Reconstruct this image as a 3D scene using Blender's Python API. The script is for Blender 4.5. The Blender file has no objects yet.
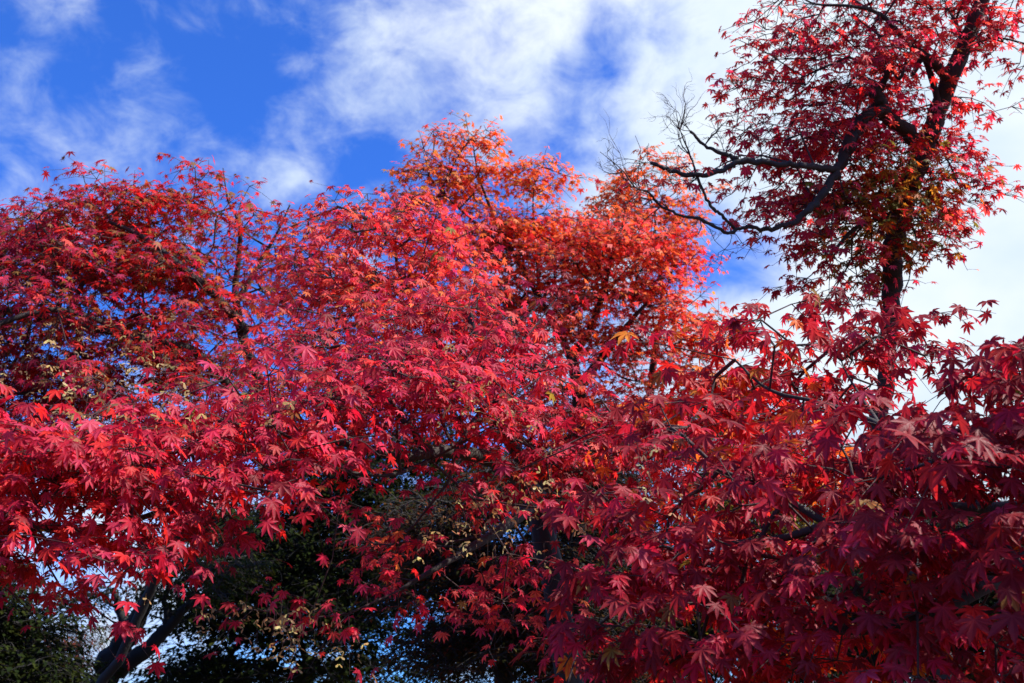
import bpy, math, random
import numpy as np
from mathutils import Vector, Matrix

RNG = np.random.default_rng(11)
random.seed(11)
scene = bpy.context.scene
COL = scene.collection
R = math.radians

# ------------------------------------------------------------------ camera
PITCH = R(22)
CAM = np.array([0.0, 0.0, 1.6])
FPX = 1024 * 35 / 36
cam_d = bpy.data.cameras.new("camera")
cam = bpy.data.objects.new("camera", cam_d)
COL.objects.link(cam)
cam.location = CAM
cam.rotation_euler = (R(90) + PITCH, 0, 0)
cam_d.lens = 35
cam_d.sensor_width = 36
cam_d.clip_end = 6000
cam_d.clip_start = 0.05
cam_d.dof.use_dof = True
cam_d.dof.focus_distance = 2.7
cam_d.dof.aperture_fstop = 8
scene.camera = cam

# ------------------------------------------------------------------ light
SUN_AZ = R(104)      # measured from +Y (view direction) towards +X (right)
SUN_EL = R(50)
sun_d = bpy.data.lights.new("sun", 'SUN')
sun_d.energy = 5.0
sun_d.angle = R(0.5)
sun_d.color = (1.0, 0.95, 0.88)
sun = bpy.data.objects.new("sun", sun_d)
COL.objects.link(sun)
sdir = Vector((math.sin(SUN_AZ) * math.cos(SUN_EL), math.cos(SUN_AZ) * math.cos(SUN_EL), math.sin(SUN_EL)))
sun.rotation_euler = sdir.to_track_quat('Z', 'Y').to_euler()
sun.location = (30, 10, 40)

scene.view_settings.view_transform = 'Standard'
scene.view_settings.look = 'None'
scene.view_settings.gamma = 1
scene.view_settings.exposure = 0.75
scene.view_settings.use_curve_mapping = False
try:
    scene.cycles.max_bounces = 8
    scene.cycles.transmission_bounces = 6
    scene.cycles.diffuse_bounces = 4
    scene.cycles.caustics_reflective = False
    scene.cycles.caustics_refractive = False
except Exception:
    pass


def px_dir(px, py):
    x = (px - 512) / FPX
    y = -(py - 341.5) / FPX
    c, s = math.cos(PITCH), math.sin(PITCH)
    return np.array([x, c - s * y, s + c * y])          # camera looks along +Y tilted up


def P(px, py, d):
    return CAM + px_dir(px, py) * d


# ------------------------------------------------------------------ world
class NT:
    def __init__(self, tree):
        self.t = tree
        tree.nodes.clear()

    def n(self, kind, **kw):
        nd = self.t.nodes.new(kind)
        for k, v in kw.items():
            setattr(nd, k, v)
        return nd

    def l(self, a, b):
        self.t.links.new(a, b)

    def math(self, op, a, b=None, c=None, clamp=False):
        nd = self.n('ShaderNodeMath', operation=op)
        nd.use_clamp = clamp
        for i, v in enumerate((a, b, c)):
            if v is None:
                continue
            if isinstance(v, (int, float)):
                nd.inputs[i].default_value = v
            else:
                self.l(v, nd.inputs[i])
        return nd.outputs[0]

    def noise(self, vec, scale, detail=6, rough=.55, dist=0.0):
        nd = self.n('ShaderNodeTexNoise')
        nd.inputs['Scale'].default_value = scale
        nd.inputs['Detail'].default_value = detail
        nd.inputs['Roughness'].default_value = rough
        nd.inputs['Distortion'].default_value = dist
        if vec is not None:
            self.l(vec, nd.inputs['Vector'])
        return nd.outputs['Fac']

    def smooth(self, v, a, b, to0=0.0, to1=1.0):
        nd = self.n('ShaderNodeMapRange', interpolation_type='SMOOTHSTEP')
        self.l(v, nd.inputs['Value'])
        nd.inputs['From Min'].default_value = a
        nd.inputs['From Max'].default_value = b
        nd.inputs['To Min'].default_value = to0
        nd.inputs['To Max'].default_value = to1
        return nd.outputs['Result']

    def ramp(self, fac, stops):
        nd = self.n('ShaderNodeValToRGB')
        el = nd.color_ramp.elements
        while len(el) < len(stops):
            el.new(0.5)
        for e, (p, c) in zip(el, stops):
            e.position = p
            e.color = (*c, 1)
        self.l(fac, nd.inputs['Fac'])
        return nd.outputs['Color']

    def mix(self, fac, a, b, blend='MIX'):
        nd = self.n('ShaderNodeMix', data_type='RGBA', blend_type=blend)
        for s, v in ((nd.inputs[0], fac), (nd.inputs[6], a), (nd.inputs[7], b)):
            if isinstance(v, (int, float)):
                s.default_value = v
            elif isinstance(v, tuple):
                s.default_value = (*v, 1)
            else:
                self.l(v, s)
        return nd.outputs[2]


SKY_STRENGTH = 0.13
w = bpy.data.worlds.new("World")
scene.world = w
w.use_nodes = True
nt = NT(w.node_tree)
out = nt.n('ShaderNodeOutputWorld')
bg = nt.n('ShaderNodeBackground')
bg.inputs['Strength'].default_value = SKY_STRENGTH
nt.l(bg.outputs[0], out.inputs[0])
sky = nt.n('ShaderNodeTexSky', sky_type='NISHITA')
sky.sun_disc = False
sky.sun_elevation = SUN_EL
sky.sun_rotation = SUN_AZ
sky.air_density = 1.0
sky.dust_density = 0.3
sky.ozone_density = 4.0
tc = nt.n('ShaderNodeTexCoord')
sep = nt.n('ShaderNodeSeparateXYZ')
nt.l(tc.outputs['Generated'], sep.inputs[0])
mpv = nt.n('ShaderNodeMapping')
mpv.inputs['Scale'].default_value = (1.0, 1.0, 1.35)
mpv.inputs['Rotation'].default_value = (.5, .3, .2)
nt.l(tc.outputs['Generated'], mpv.inputs[0])
cvec = mpv.outputs[0]
n1 = nt.noise(cvec, 5.5, 10, .55, .30)
n2 = nt.noise(cvec, 19.0, 7, .60, .4)
nn = nt.math('ADD', nt.math('MULTIPLY', n1, .66), nt.math('MULTIPLY', n2, .34))


def spot(px, py, rad, amt):
    """a wider or thinner patch of cloud around one direction of the sky"""
    d = px_dir(px, py)
    d = d / np.linalg.norm(d)
    vm = nt.n('ShaderNodeVectorMath', operation='DISTANCE')
    nt.l(tc.outputs['Generated'], vm.inputs[0])
    vm.inputs[1].default_value = d
    return nt.smooth(vm.outputs['Value'], 0, rad, amt, 0)


cov = nt.math('ADD', nn, nt.math('MULTIPLY', sep.outputs['X'], .10))
for s in ((400, 60, .22, .07), (500, 110, .22, .05), (680, 60, .30, .12), (1000, 250, .5, .34), (165, 70, .08, .12), (75, 135, .11, .14), (60, 5, .06, .15), (15, 65, .06, .10), (300, 50, .10, .06),
          (265, 175, .09, .10), (235, 100, .10, -.08), (370, 165, .05, -.06), (110, 30, .05, -.05), (740, 250, .11, -.20), (670, 235, .08, -.10),
          (585, 55, .06, -.10), (520, 30, .05, -.08), (620, 120, .05, -.08), (575, 185, .06, -.06), (95, 610, .3, .25), (750, 320, .06, .08), (400, 650, .1, -.1)):
    cov = nt.math('ADD', cov, spot(*s))
cmask = nt.smooth(cov, .43, .75)
cshade = nt.noise(cvec, 6, 5, .5, .2)
ccol = nt.mix(nt.smooth(cshade, .3, .75), (3.3, 4.0, 4.9), (4.4, 4.8, 5.2))
skyc = nt.mix(1.0, sky.outputs[0], (0.25, 0.58, 1.27), 'MULTIPLY')
fin = nt.mix(cmask, skyc, ccol)
nt.l(fin, bg.inputs['Color'])

# ------------------------------------------------------------------ materials


def new_mat(name):
    m = bpy.data.materials.new(name)
    m.use_nodes = True
    return m, NT(m.node_tree)


def leaf_mat(name, rough=.5, trans=.52, spec=.22):
    m, t = new_mat(name)
    o = t.n('ShaderNodeOutputMaterial')
    at = t.n('ShaderNodeAttribute', attribute_name='tint')
    tc_ = t.n('ShaderNodeTexCoord')
    mott = t.noise(tc_.outputs['Object'], 45, 5, .7)
    base = t.mix(t.smooth(mott, .42, .70, 0, .6), at.outputs['Color'], t.mix(1.0, at.outputs['Color'], (1.5, 1.3, .8), 'MULTIPLY'))
    base = t.mix(t.smooth(at.outputs['Alpha'], .84, .97, 0, .55), base, t.mix(1.0, base, (1.5, 2.6, 2.2), 'MULTIPLY'))
    geo = t.n('ShaderNodeNewGeometry')
    base2 = t.mix(t.math('MULTIPLY', geo.outputs['Backfacing'], .25), base, t.mix(1.0, base, (1.15, 1.9, 1.5), 'MULTIPLY'))
    pb = t.n('ShaderNodeBsdfPrincipled')
    t.l(base2, pb.inputs['Base Color'])
    pb.inputs['Roughness'].default_value = rough
    pb.inputs['Specular IOR Level'].default_value = spec
    bmp = t.n('ShaderNodeBump')
    bmp.inputs['Strength'].default_value = .25
    bmp.inputs['Distance'].default_value = .003
    t.l(t.noise(tc_.outputs['Object'], 220, 2, .5), bmp.inputs['Height'])
    t.l(bmp.outputs[0], pb.inputs['Normal'])
    tr = t.n('ShaderNodeBsdfTranslucent')
    t.l(t.mix(1.0, base, (1.35, 1.0, 1.0), 'MULTIPLY'), tr.inputs['Color'])
    mx = t.n('ShaderNodeMixShader')
    mx.inputs[0].default_value = trans
    t.l(pb.outputs[0], mx.inputs[1])
    t.l(tr.outputs[0], mx.inputs[2])
    t.l(mx.outputs[0], o.inputs[0])
    return m


def bark_mat(name, dark, light, scale=14, moss=None):
    m, t = new_mat(name)
    o = t.n('ShaderNodeOutputMaterial')
    tc_ = t.n('ShaderNodeTexCoord')
    mp = t.n('ShaderNodeMapping')
    mp.inputs['Scale'].default_value = (1, 1, .35)
    t.l(tc_.outputs['Object'], mp.inputs[0])
    a = t.noise(mp.outputs[0], scale, 7, .65, .6)
    b = t.noise(mp.outputs[0], scale * 5, 4, .6)
    f = t.math('ADD', t.math('MULTIPLY', a, .7), t.math('MULTIPLY', b, .3))
    col = t.ramp(f, [(.3, dark), (.72, light)])
    if moss:
        col = t.mix(t.smooth(t.noise(tc_.outputs['Object'], 4, 5, .6), .55, .68, 0, .7), col, moss)
    pb = t.n('ShaderNodeBsdfPrincipled')
    t.l(col, pb.inputs['Base Color'])
    pb.inputs['Roughness'].default_value = .85
    bmp = t.n('ShaderNodeBump')
    bmp.inputs['Strength'].default_value = .8
    bmp.inputs['Distance'].default_value = .015
    t.l(f, bmp.inputs['Height'])
    t.l(bmp.outputs[0], pb.inputs['Normal'])
    t.l(pb.outputs[0], o.inputs[0])
    return m


M_LEAF = leaf_mat("maple_leaf")
M_GREEN = leaf_mat("evergreen_leaf", .8, .3, .06)
M_SEED = leaf_mat("maple_seed", .6, .35, .3)
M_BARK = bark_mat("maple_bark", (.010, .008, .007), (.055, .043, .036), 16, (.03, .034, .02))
M_TWIG = bark_mat("twig_bark", (.03, .014, .012), (.075, .04, .035), 30)
M_STALK = bark_mat("leaf_stalk", (.14, .015, .015), (.22, .03, .03), 30)
M_DARK = bark_mat("shaded_bark", (.006, .005, .0045), (.020, .017, .015), 9)  # near-black bark: the shade on the trunks is put into the colour

# ------------------------------------------------------------------ mesh helpers


def mesh_obj(name, verts, faces_n, loops, mat, parent=None, smooth=True, tint=None, smooth_mask=None):
    """verts Nx3, faces_n = loop count per face, loops = flat vertex indices"""
    me = bpy.data.meshes.new(name)
    verts = np.asarray(verts, dtype=np.float32)
    loops = np.asarray(loops, dtype=np.int32)
    faces_n = np.asarray(faces_n, dtype=np.int32)
    me.vertices.add(len(verts))
    me.vertices.foreach_set("co", verts.ravel())
    me.loops.add(len(loops))
    me.loops.foreach_set("vertex_index", loops)
    me.polygons.add(len(faces_n))
    st = np.zeros(len(faces_n), dtype=np.int32)
    st[1:] = np.cumsum(faces_n)[:-1]
    me.polygons.foreach_set("loop_start", st)
    if smooth:
        me.polygons.foreach_set("use_smooth", np.ones(len(faces_n), dtype=bool))
    if tint is not None:
        at = me.attributes.new("tint", 'FLOAT_COLOR', 'POINT')
        c = np.ones((len(verts), 4), dtype=np.float32)
        c[:, :tint.shape[1]] = tint
        at.data.foreach_set("color", c.ravel())
    me.update(calc_edges=True)
    me.validate()
    me.materials.append(mat)
    o = bpy.data.objects.new(name, me)
    COL.objects.link(o)
    if parent is not None:
        o.parent = parent
        o.matrix_parent_inverse = Matrix.Translation(-Vector(parent.location))
    return o


class Tubes:
    def __init__(self):
        self.v, self.n, self.l, self.c = [], [], [], 0

    def add(self, pts, rad, sides=8, rough=0.0):
        pts = np.asarray(pts, float)
        n = len(pts)
        if n < 2:
            return
        tg = np.gradient(pts, axis=0)
        tg /= np.linalg.norm(tg, axis=1)[:, None] + 1e-9
        u = np.cross(tg[0], [0.3, 0.2, .93])
        if np.linalg.norm(u) < 1e-3:
            u = np.cross(tg[0], [1, 0, 0])
        u /= np.linalg.norm(u)
        rings = []
        ang = np.arange(sides) * 2 * math.pi / sides
        for i in range(n):
            u = u - tg[i] * np.dot(u, tg[i])
            u /= np.linalg.norm(u) + 1e-9
            v = np.cross(tg[i], u)
            rr = rad[i] * (1 + rough * RNG.uniform(-1, 1, sides))
            rings.append(pts[i] + (np.cos(ang) * rr)[:, None] * u + (np.sin(ang) * rr)[:, None] * v)
        V = np.concatenate(rings + [pts[-1:] + tg[-1] * rad[-1] * .6])
        b = self.c
        k = np.arange(sides)
        k2 = (k + 1) % sides
        for i in range(n - 1):
            q = np.stack([b + i * sides + k, b + i * sides + k2, b + (i + 1) * sides + k2, b + (i + 1) * sides + k], 1)
            self.l.append(q.ravel())
            self.n.append(np.full(sides, 4))
        e = b + n * sides
        q = np.stack([b + (n - 1) * sides + k, b + (n - 1) * sides + k2, np.full(sides, e)], 1)
        self.l.append(q.ravel())
        self.n.append(np.full(sides, 3))
        self.v.append(V)
        self.c += len(V)

    def prisms(self, p0, p1, r0, r1):
        """many straight three-sided twigs at once"""
        p0, p1 = np.asarray(p0), np.asarray(p1)
        m = len(p0)
        if m == 0:
            return
        t = p1 - p0
        t /= np.linalg.norm(t, axis=1)[:, None] + 1e-9
        h = np.where(np.abs(t[:, 2:3]) > .9, np.array([[1., 0, 0]]), np.array([[0, 0, 1.]]))
        u = np.cross(t, h)
        u /= np.linalg.norm(u, axis=1)[:, None] + 1e-9
        v = np.cross(t, u)
        V = np.zeros((m, 6, 3))
        for k in range(3):
            a = k * 2 * math.pi / 3
            o = math.cos(a) * u + math.sin(a) * v
            V[:, k] = p0 + o * np.asarray(r0)[:, None]
            V[:, 3 + k] = p1 + o * np.asarray(r1)[:, None]
        b = self.c + np.arange(m)[:, None] * 6
        f = np.array([0, 1, 4, 3, 1, 2, 5, 4, 2, 0, 3, 5])[None, :]
        self.l.append((b + f).ravel())
        self.n.append(np.full(m * 3, 4))
        self.v.append(V.reshape(-1, 3))
        self.c += m * 6

    def build(self, name, mat, parent):
        if not self.v:
            return None
        return mesh_obj(name, np.concatenate(self.v), np.concatenate(self.n), np.concatenate(self.l), mat, parent)


def catmull(pts, per=6):
    """pts: list of (x,y,z,r) -> smooth polyline + radii"""
    p = np.asarray(pts, float)
    if len(p) < 3:
        t = np.linspace(0, 1, per + 1)[:, None]
        q = p[0] * (1 - t) + p[1] * t
        return q[:, :3], q[:, 3]
    q = np.vstack([2 * p[0] - p[1], p, 2 * p[-1] - p[-2]])
    res = []
    for i in range(1, len(q) - 2):
        for s in np.linspace(0, 1, per, endpoint=False):
            a, b, c, d = q[i - 1], q[i], q[i + 1], q[i + 2]
            res.append(.5 * (2 * b + (c - a) * s + (2 * a - 5 * b + 4 * c - d) * s * s + (3 * b - a - 3 * c + d) * s ** 3))
    res.append(p[-1])
    res = np.array(res)
    return res[:, :3], np.maximum(res[:, 3], .001)


# ---- leaf outlines ------------------------------------------------
def maple_template(detail, seed):
    """seven pointed lobes; tip of the middle lobe at (0,1); blade droops and folds a little"""
    r = np.random.default_rng(seed)
    lob = 7 if detail > 0 else 5
    if lob == 7:
        ang = np.array([-122, -80, -40, 0, 40, 80, 122.]) + r.uniform(-5, 5, 7)
        ln = np.array([.42, .74, .93, 1.0, .93, .74, .42]) * r.uniform(.9, 1.08, 7)
    else:
        ang = np.array([-98, -48, 0, 48, 98.]) + r.uniform(-6, 6, 5)
        ln = np.array([.62, .9, 1.0, .9, .62]) * r.uniform(.88, 1.1, 5)
    ang = np.radians(ang)
    droop = r.uniform(.0, .22)
    fold = r.uniform(.01, .06)
    curl = r.uniform(-.15, .25, lob)
    V, F = [(0, 0, 0)], []

    def pt(a, rad, z=0, cu=0):
        V.append((rad * math.sin(a), rad * math.cos(a) , z - droop * rad * rad - cu * max(rad - .4, 0) ** 1.5))
        return len(V) - 1
    notch = [pt(ang[0] - R(38), .12)]
    for i in range(lob - 1):
        notch.append(pt((ang[i] + ang[i + 1]) / 2, (.37 if detail else .44) * (ln[i] + ln[i + 1]) / 2 + r.uniform(-.02, .03), fold))
    notch.append(pt(ang[-1] + R(38), .12))
    for i in range(lob):
        tip = pt(ang[i], ln[i], -fold, curl[i])
        if detail > 1:
            wd = .145 * (1 if i not in (0, lob - 1) else .8)
            rs = .62 * ln[i]
            sl = pt(ang[i] - wd / .6, rs, fold * .7, curl[i])
            sr = pt(ang[i] + wd / .6, rs, fold * .7, curl[i])
            mid = pt(ang[i], rs * .95, -fold, curl[i])
            F += [(0, notch[i], sl, mid), (mid, sl, tip), (mid, tip, sr), (0, mid, sr, notch[i + 1])]
        else:
            F += [(0, notch[i], tip), (0, tip, notch[i + 1])]
    return np.array(V, float), F


def oval_template(seed):
    r = np.random.default_rng(seed)
    wd = r.uniform(.2, .3)
    d = r.uniform(.05, .3)
    V = [(0, 0, 0), (-wd, .4, .06), (0, .45, -.02 - d * .2), (wd, .4, .06), (0, 1, -d)]
    return np.array(V, float), [(0, 2, 1), (0, 3, 2), (1, 2, 4), (2, 3, 4)]


def seed_template(seed):
    """a pair of winged maple keys"""
    r = np.random.default_rng(seed)
    V, F = [], []
    for s in (-1, 1):
        a = R(r.uniform(50, 80)) * s
        dx, dy = math.sin(a), math.cos(a)
        nx, ny = dy, -dx
        b = len(V)
        for (l, h, z) in ((0, .04, 0), (.2, .10, .07), (.2, -.08, .07), (.65, .30, .0), (.6, -.08, .02), (1, .2, -.05), (.95, -.03, -.03)):
            V.append((dx * l + nx * h * s * -1, dy * l + ny * h * s * -1, z))
        F += [(b, b + 1, b + 2), (b + 1, b + 3, b + 4, b + 2), (b + 3, b + 5, b + 6, b + 4)]
    return np.array(V, float), F


T_NEAR = [maple_template(2, s) for s in range(10)]
T_MID = [maple_template(1, 40 + s) for s in range(8)]
T_FAR = [maple_template(0, 80 + s) for s in range(6)]
T_OVAL = [oval_template(120 + s) for s in range(4)]
T_SEED = [seed_template(140 + s) for s in range(5)]


def ribs(faces, m):
    """vertices on a lobe's midrib: the base, the lobe middles and the tips"""
    if m <= 8:
        return [0]
    r = {0}
    for f in faces:
        if f[0] == 0 and len(f) == 4:
            r.add(f[3] if f is faces[0] or (f[1] != f[3] and f[3] > f[2]) else f[1])
        if f[0] != 0:
            r.add(f[0])
            r.add(f[2] if f[1] < f[0] else f[1])
        if len(f) == 3 and f[0] == 0:
            r.add(max(f[1], f[2]))
    return sorted(r)


def scatter(name, templates, pos, tip, nor, size, tint, mat, parent, smooth=True):
    """one mesh of many leaves: each leaf has its own base, tip direction, upward normal, size and colour"""
    pos, tip, nor = map(np.asarray, (pos, tip, nor))
    size = np.asarray(size)
    tint = np.asarray(tint)
    tip = tip / (np.linalg.norm(tip, axis=1)[:, None] + 1e-9)
    side = np.cross(tip, nor)
    side /= np.linalg.norm(side, axis=1)[:, None] + 1e-9
    nor = np.cross(side, tip)
    which = RNG.integers(0, len(templates), len(pos))
    VV, NN, LL, TT = [], [], [], []
    c = 0
    for k, (tv, tf) in enumerate(templates):
        idx = np.where(which == k)[0]
        if len(idx) == 0:
            continue
        m = len(tv)
        wsc = RNG.uniform(.8, 1.08, len(idx))
        X = (side[idx][:, None, :] * (tv[None, :, 0:1] * wsc[:, None, None]) + tip[idx][:, None, :] * tv[None, :, 1:2]
             + nor[idx][:, None, :] * tv[None, :, 2:3]) * size[idx][:, None, None] + pos[idx][:, None, :]
        VV.append(X.reshape(-1, 3))
        rib = np.zeros(m)
        rib[ribs(tf, m)] = 1
        TT.append(np.hstack([np.repeat(tint[idx], m, axis=0), np.tile(rib, len(idx))[:, None]]))
        fl = np.concatenate([np.array(f) for f in tf])
        LL.append((fl[None, :] + (c + np.arange(len(idx)) * m)[:, None]).ravel())
        NN.append(np.tile(np.array([len(f) for f in tf]), len(idx)))
        c += m * len(idx)
    return mesh_obj(name, np.concatenate(VV), np.concatenate(NN), np.concatenate(LL), mat, parent, smooth=smooth, tint=np.concatenate(TT))


# ---- colours (linear) ---------------------------------------------
CRIMSON = np.array([.40, .010, .032])
SCARLET = np.array([.52, .018, .020])
WINE = np.array([.24, .011, .020])
ORANGE = np.array([.62, .125, .018])
AMBER = np.array([.52, .21, .025])
OLIVE = np.array([.18, .13, .02])
BROWN = np.array([.26, .10, .035])
PINK = np.array([.52, .028, .070])
SALMON = np.array([.68, .060, .055])
CORAL = np.array([.72, .130, .040])


def smooth_noise(p, scale, seed):
    """cheap smooth 3-D variation, about -1..1"""
    r = np.random.default_rng(seed)
    s = np.zeros(len(p))
    for _ in range(6):
        k = r.normal(size=3)
        k *= scale / np.linalg.norm(k)
        s += np.sin(p @ k + r.uniform(0, 6.28))
    return s / 2.6


def pick(palette, wts, n):
    pal = np.array(palette)
    return pal[RNG.choice(len(pal), n, p=np.array(wts) / sum(wts))]


class Tree:
    def __init__(self, name, label, cat, base, group=None):
        self.root = bpy.data.objects.new(name, None)
        self.root.location = base
        self.root.empty_display_size = .3
        COL.objects.link(self.root)
        self.root['label'] = label
        self.root['category'] = cat
        if group:
            self.root['group'] = group
        self.nodes, self.path, self.par, self.rad_fixed = [], [], [], []
        self.twigs, self.stalk = Tubes(), Tubes()
        self.leaf = dict(pos=[], tip=[], nor=[], size=[], tint=[])
        self.seed = dict(pos=[], tip=[], nor=[], size=[], tint=[])
        self.bare = []

    # hand-laid trunk and limbs: pts = (x,y,z,r)
    def limb(self, pts, name='branch', mat=None, sides=10, rough=.05, attach=True, knob=.0, jit=.09):
        p, r = catmull(pts, 7)
        r = r * .74
        j = RNG.normal(0, 1, p.shape) * (r * jit)[:, None]
        j[0] = 0
        p = p + j
        r = r * (1 + knob * RNG.uniform(-1, 1, len(r)))
        tb = Tubes()
        tb.add(p, r, sides, rough)
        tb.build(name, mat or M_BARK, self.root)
        if attach:
            L = 0
            for i in range(len(p)):
                if i:
                    L += np.linalg.norm(p[i] - p[i - 1])
                self.nodes.append(p[i])
                self.path.append(L * .4)
                self.par.append(-1)
        return p, r

    def grow(self, att, bias=.35, r_tip=.0022, power=.42, rmax=.035, sag=.04, sides=5):
        """join every spray point to the nearest wood, thickening towards the limbs"""
        att = np.asarray(att)
        n0 = len(self.nodes)
        N = np.array(self.nodes)
        pth = np.array(self.path)
        nodes, par, path = list(self.nodes), list(self.par), list(self.path)
        todo = np.ones(len(att), bool)
        D = np.linalg.norm(att[:, None] - N[None], axis=2)
        cost = D + bias * pth[None]
        best = cost.argmin(1)
        bc = cost[np.arange(len(att)), best]
        dirs = np.zeros_like(att)
        ends = np.zeros(len(att), int)
        for _ in range(len(att)):
            i = int(np.where(todo, bc, 1e9).argmin())
            todo[i] = False
            b = int(best[i])
            a, e = np.array(nodes[b]), att[i]
            L = np.linalg.norm(e - a)
            k = max(1, int(L / .12))
            prev = b
            new = []
            off = RNG.normal(0, sag * L, 3)
            off[2] += .06 * L
            gp = nodes[par[b]] if par[b] >= 0 else None
            if gp is not None:
                ind = a - gp
                off = off + .18 * L * ind / (np.linalg.norm(ind) + 1e-6)
            for s in range(1, k + 1):
                t = s / k
                q = a * (1 - t) + e * t + off * 4 * t * (1 - t) * .7 + (RNG.normal(0, .012, 3) * min(1, L * 4) if s < k else 0)
                nodes.append(q)
                par.append(prev)
                path.append(path[prev] + L / k)
                prev = len(nodes) - 1
                new.append(prev)
            ends[i] = prev
            dirs[i] = nodes[prev] - np.array(nodes[par[prev]])
            for q in new:
                d = np.linalg.norm(att - nodes[q], axis=1) + bias * path[q]
                u = d < bc
                best[u] = q
                bc[u] = d[u]
        # radii from the number of sprays carried
        cnt = np.zeros(len(nodes))
        cnt[ends] += 1
        for q in range(len(nodes) - 1, n0 - 1, -1):
            if par[q] >= n0:
                cnt[par[q]] += cnt[q]
        rad = np.minimum(r_tip * np.maximum(cnt, 1) ** power, rmax)
        kids = {}
        for q in range(n0, len(nodes)):
            kids.setdefault(par[q], []).append(q)
        starts = [q for q in range(n0, len(nodes)) if par[q] < n0]
        while starts:
            q = starts.pop()
            ch = [par[q], q]
            while q in kids:
                ks = sorted(kids[q], key=lambda z: -cnt[z])
                starts += ks[1:]
                q = ks[0]
                ch.append(q)
            pr = [rad[ch[1]]] + [rad[z] for z in ch[1:]]
            self.twigs.add([nodes[z] for z in ch], pr, sides, .05)
        return dirs

    def sprays(self, att, dirs, reach, nleaf, lsize, colour, near=True, lean=None, droop=(20, 70), flat=.35, thin=.0011, stalk=True, spacing=None):
        """a fan of drooping twigs with leaves set in pairs at every spray point"""
        p0s, p1s, r0s, r1s, s0, s1 = [], [], [], [], [], []
        pos, tips, nors, sizes = [], [], [], []
        for a, d in zip(att, dirs):
            az0 = math.atan2(d[1], d[0]) + RNG.normal(0, .4)
            nt_ = 3 if nleaf < 12 else 4
            per = max(2, int(round(nleaf / nt_)))
            for k in range(nt_):
                az = az0 + (k - (nt_ - 1) / 2) * R(48) + RNG.normal(0, .22)
                L = reach * RNG.uniform(.55, 1.1)
                el = RNG.normal(.10, flat)
                dz = -L * RNG.uniform(.1, .5)
                hd = np.array([math.cos(az), math.sin(az), math.tan(el)])
                hd /= np.linalg.norm(hd)
                mid = a + hd * L * .5 + np.array([0, 0, dz * .22])
                end = a + hd * L + np.array([0, 0, dz])
                p0s += [a, mid]
                p1s += [mid, end]
                r0s += [thin * 1.5, thin]
                r1s += [thin, thin * .6]
                for j in range(per):
                    t = (j // 2 * 2 + 1.4) / (per + .6)
                    t = min(1, t + RNG.uniform(-.05, .05))
                    b = a * (1 - t) ** 2 + 2 * (1 - t) * t * (2 * mid - (a + end) / 2) + end * t * t
                    sgn = -1 if j % 2 else 1
                    la = az + sgn * R(RNG.uniform(15, 75))
                    if lean is not None and RNG.random() < .55:
                        dl = (lean - la + math.pi) % (2 * math.pi) - math.pi
                        la += dl * RNG.uniform(.4, .9)
                    hx, hy = math.cos(la), math.sin(la)
                    sl = lsize * RNG.uniform(.6, 1.3)
                    e2 = b + np.array([hx * sl, hy * sl, RNG.uniform(-.35, .25) * sl])
                    s0.append(b)
                    s1.append(e2)
                    dr = R(RNG.uniform(*droop))
                    tip = np.array([hx * math.cos(dr), hy * math.cos(dr), -math.sin(dr)])
                    up = np.array([hx * math.sin(dr), hy * math.sin(dr), math.cos(dr)]) + RNG.normal(0, .28, 3)
                    pos.append(e2)
                    tips.append(tip + RNG.normal(0, .12, 3))
                    nors.append(up)
                    sizes.append(lsize * min(1.4, max(.4, RNG.normal(1, .25))))
        n = len(pos)
        self.twigs.prisms(p0s, p1s, r0s, r1s)
        if stalk:
            self.stalk.prisms(s0, s1, np.full(n, .0007), np.full(n, .0006))
        pos = np.array(pos)
        self.leaf['pos'] += list(pos)
        self.leaf['tip'] += tips
        self.leaf['nor'] += nors
        self.leaf['size'] += sizes
        self.leaf['tint'] += list(colour(pos))

    def seeds(self, pts, spread, per, size, col=(.44, .28, .13)):
        for a in pts:
            for _ in range(per):
                b = a + RNG.normal(0, 1, 3) * spread * np.array([1, 1, .6])
                k = RNG.integers(2, 5)
                for _ in range(k):
                    q = b + RNG.normal(0, size * .7, 3)
                    dz = RNG.normal(0, .6, 3) + np.array([0, 0, -.8])
                    self.seed['pos'].append(q)
                    self.seed['tip'].append(dz)
                    self.seed['nor'].append(RNG.normal(0, 1, 3))
                    self.seed['size'].append(size * RNG.uniform(.7, 1.2))
                    self.seed['tint'].append(np.array(col) * RNG.uniform(.55, 1.2) * np.array([1, RNG.uniform(.85, 1.1), RNG.uniform(.7, 1.1)]))
                self.twigs.prisms([b + np.array([0, 0, .05])], [b], [.0006], [.0005])

    def finish(self, templates, leafmat=None, crown='crown', twigmat=None):
        self.twigs.build('twigs', twigmat or M_TWIG, self.root)
        s = self.stalk.build('leaf_stalks', M_STALK, self.root)
        if self.leaf['pos']:
            scatter(crown, templates, mat=leafmat or M_LEAF, parent=self.root, **self.leaf)
        if self.seed['pos']:
            o = scatter('seed_clusters', T_SEED, mat=M_SEED, parent=self.root, **self.seed)
            o['kind'] = 'stuff'
        print(self.root.name, 'leaves', len(self.leaf['pos']))


DENSITY = 2.1
TIER = .62


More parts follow.
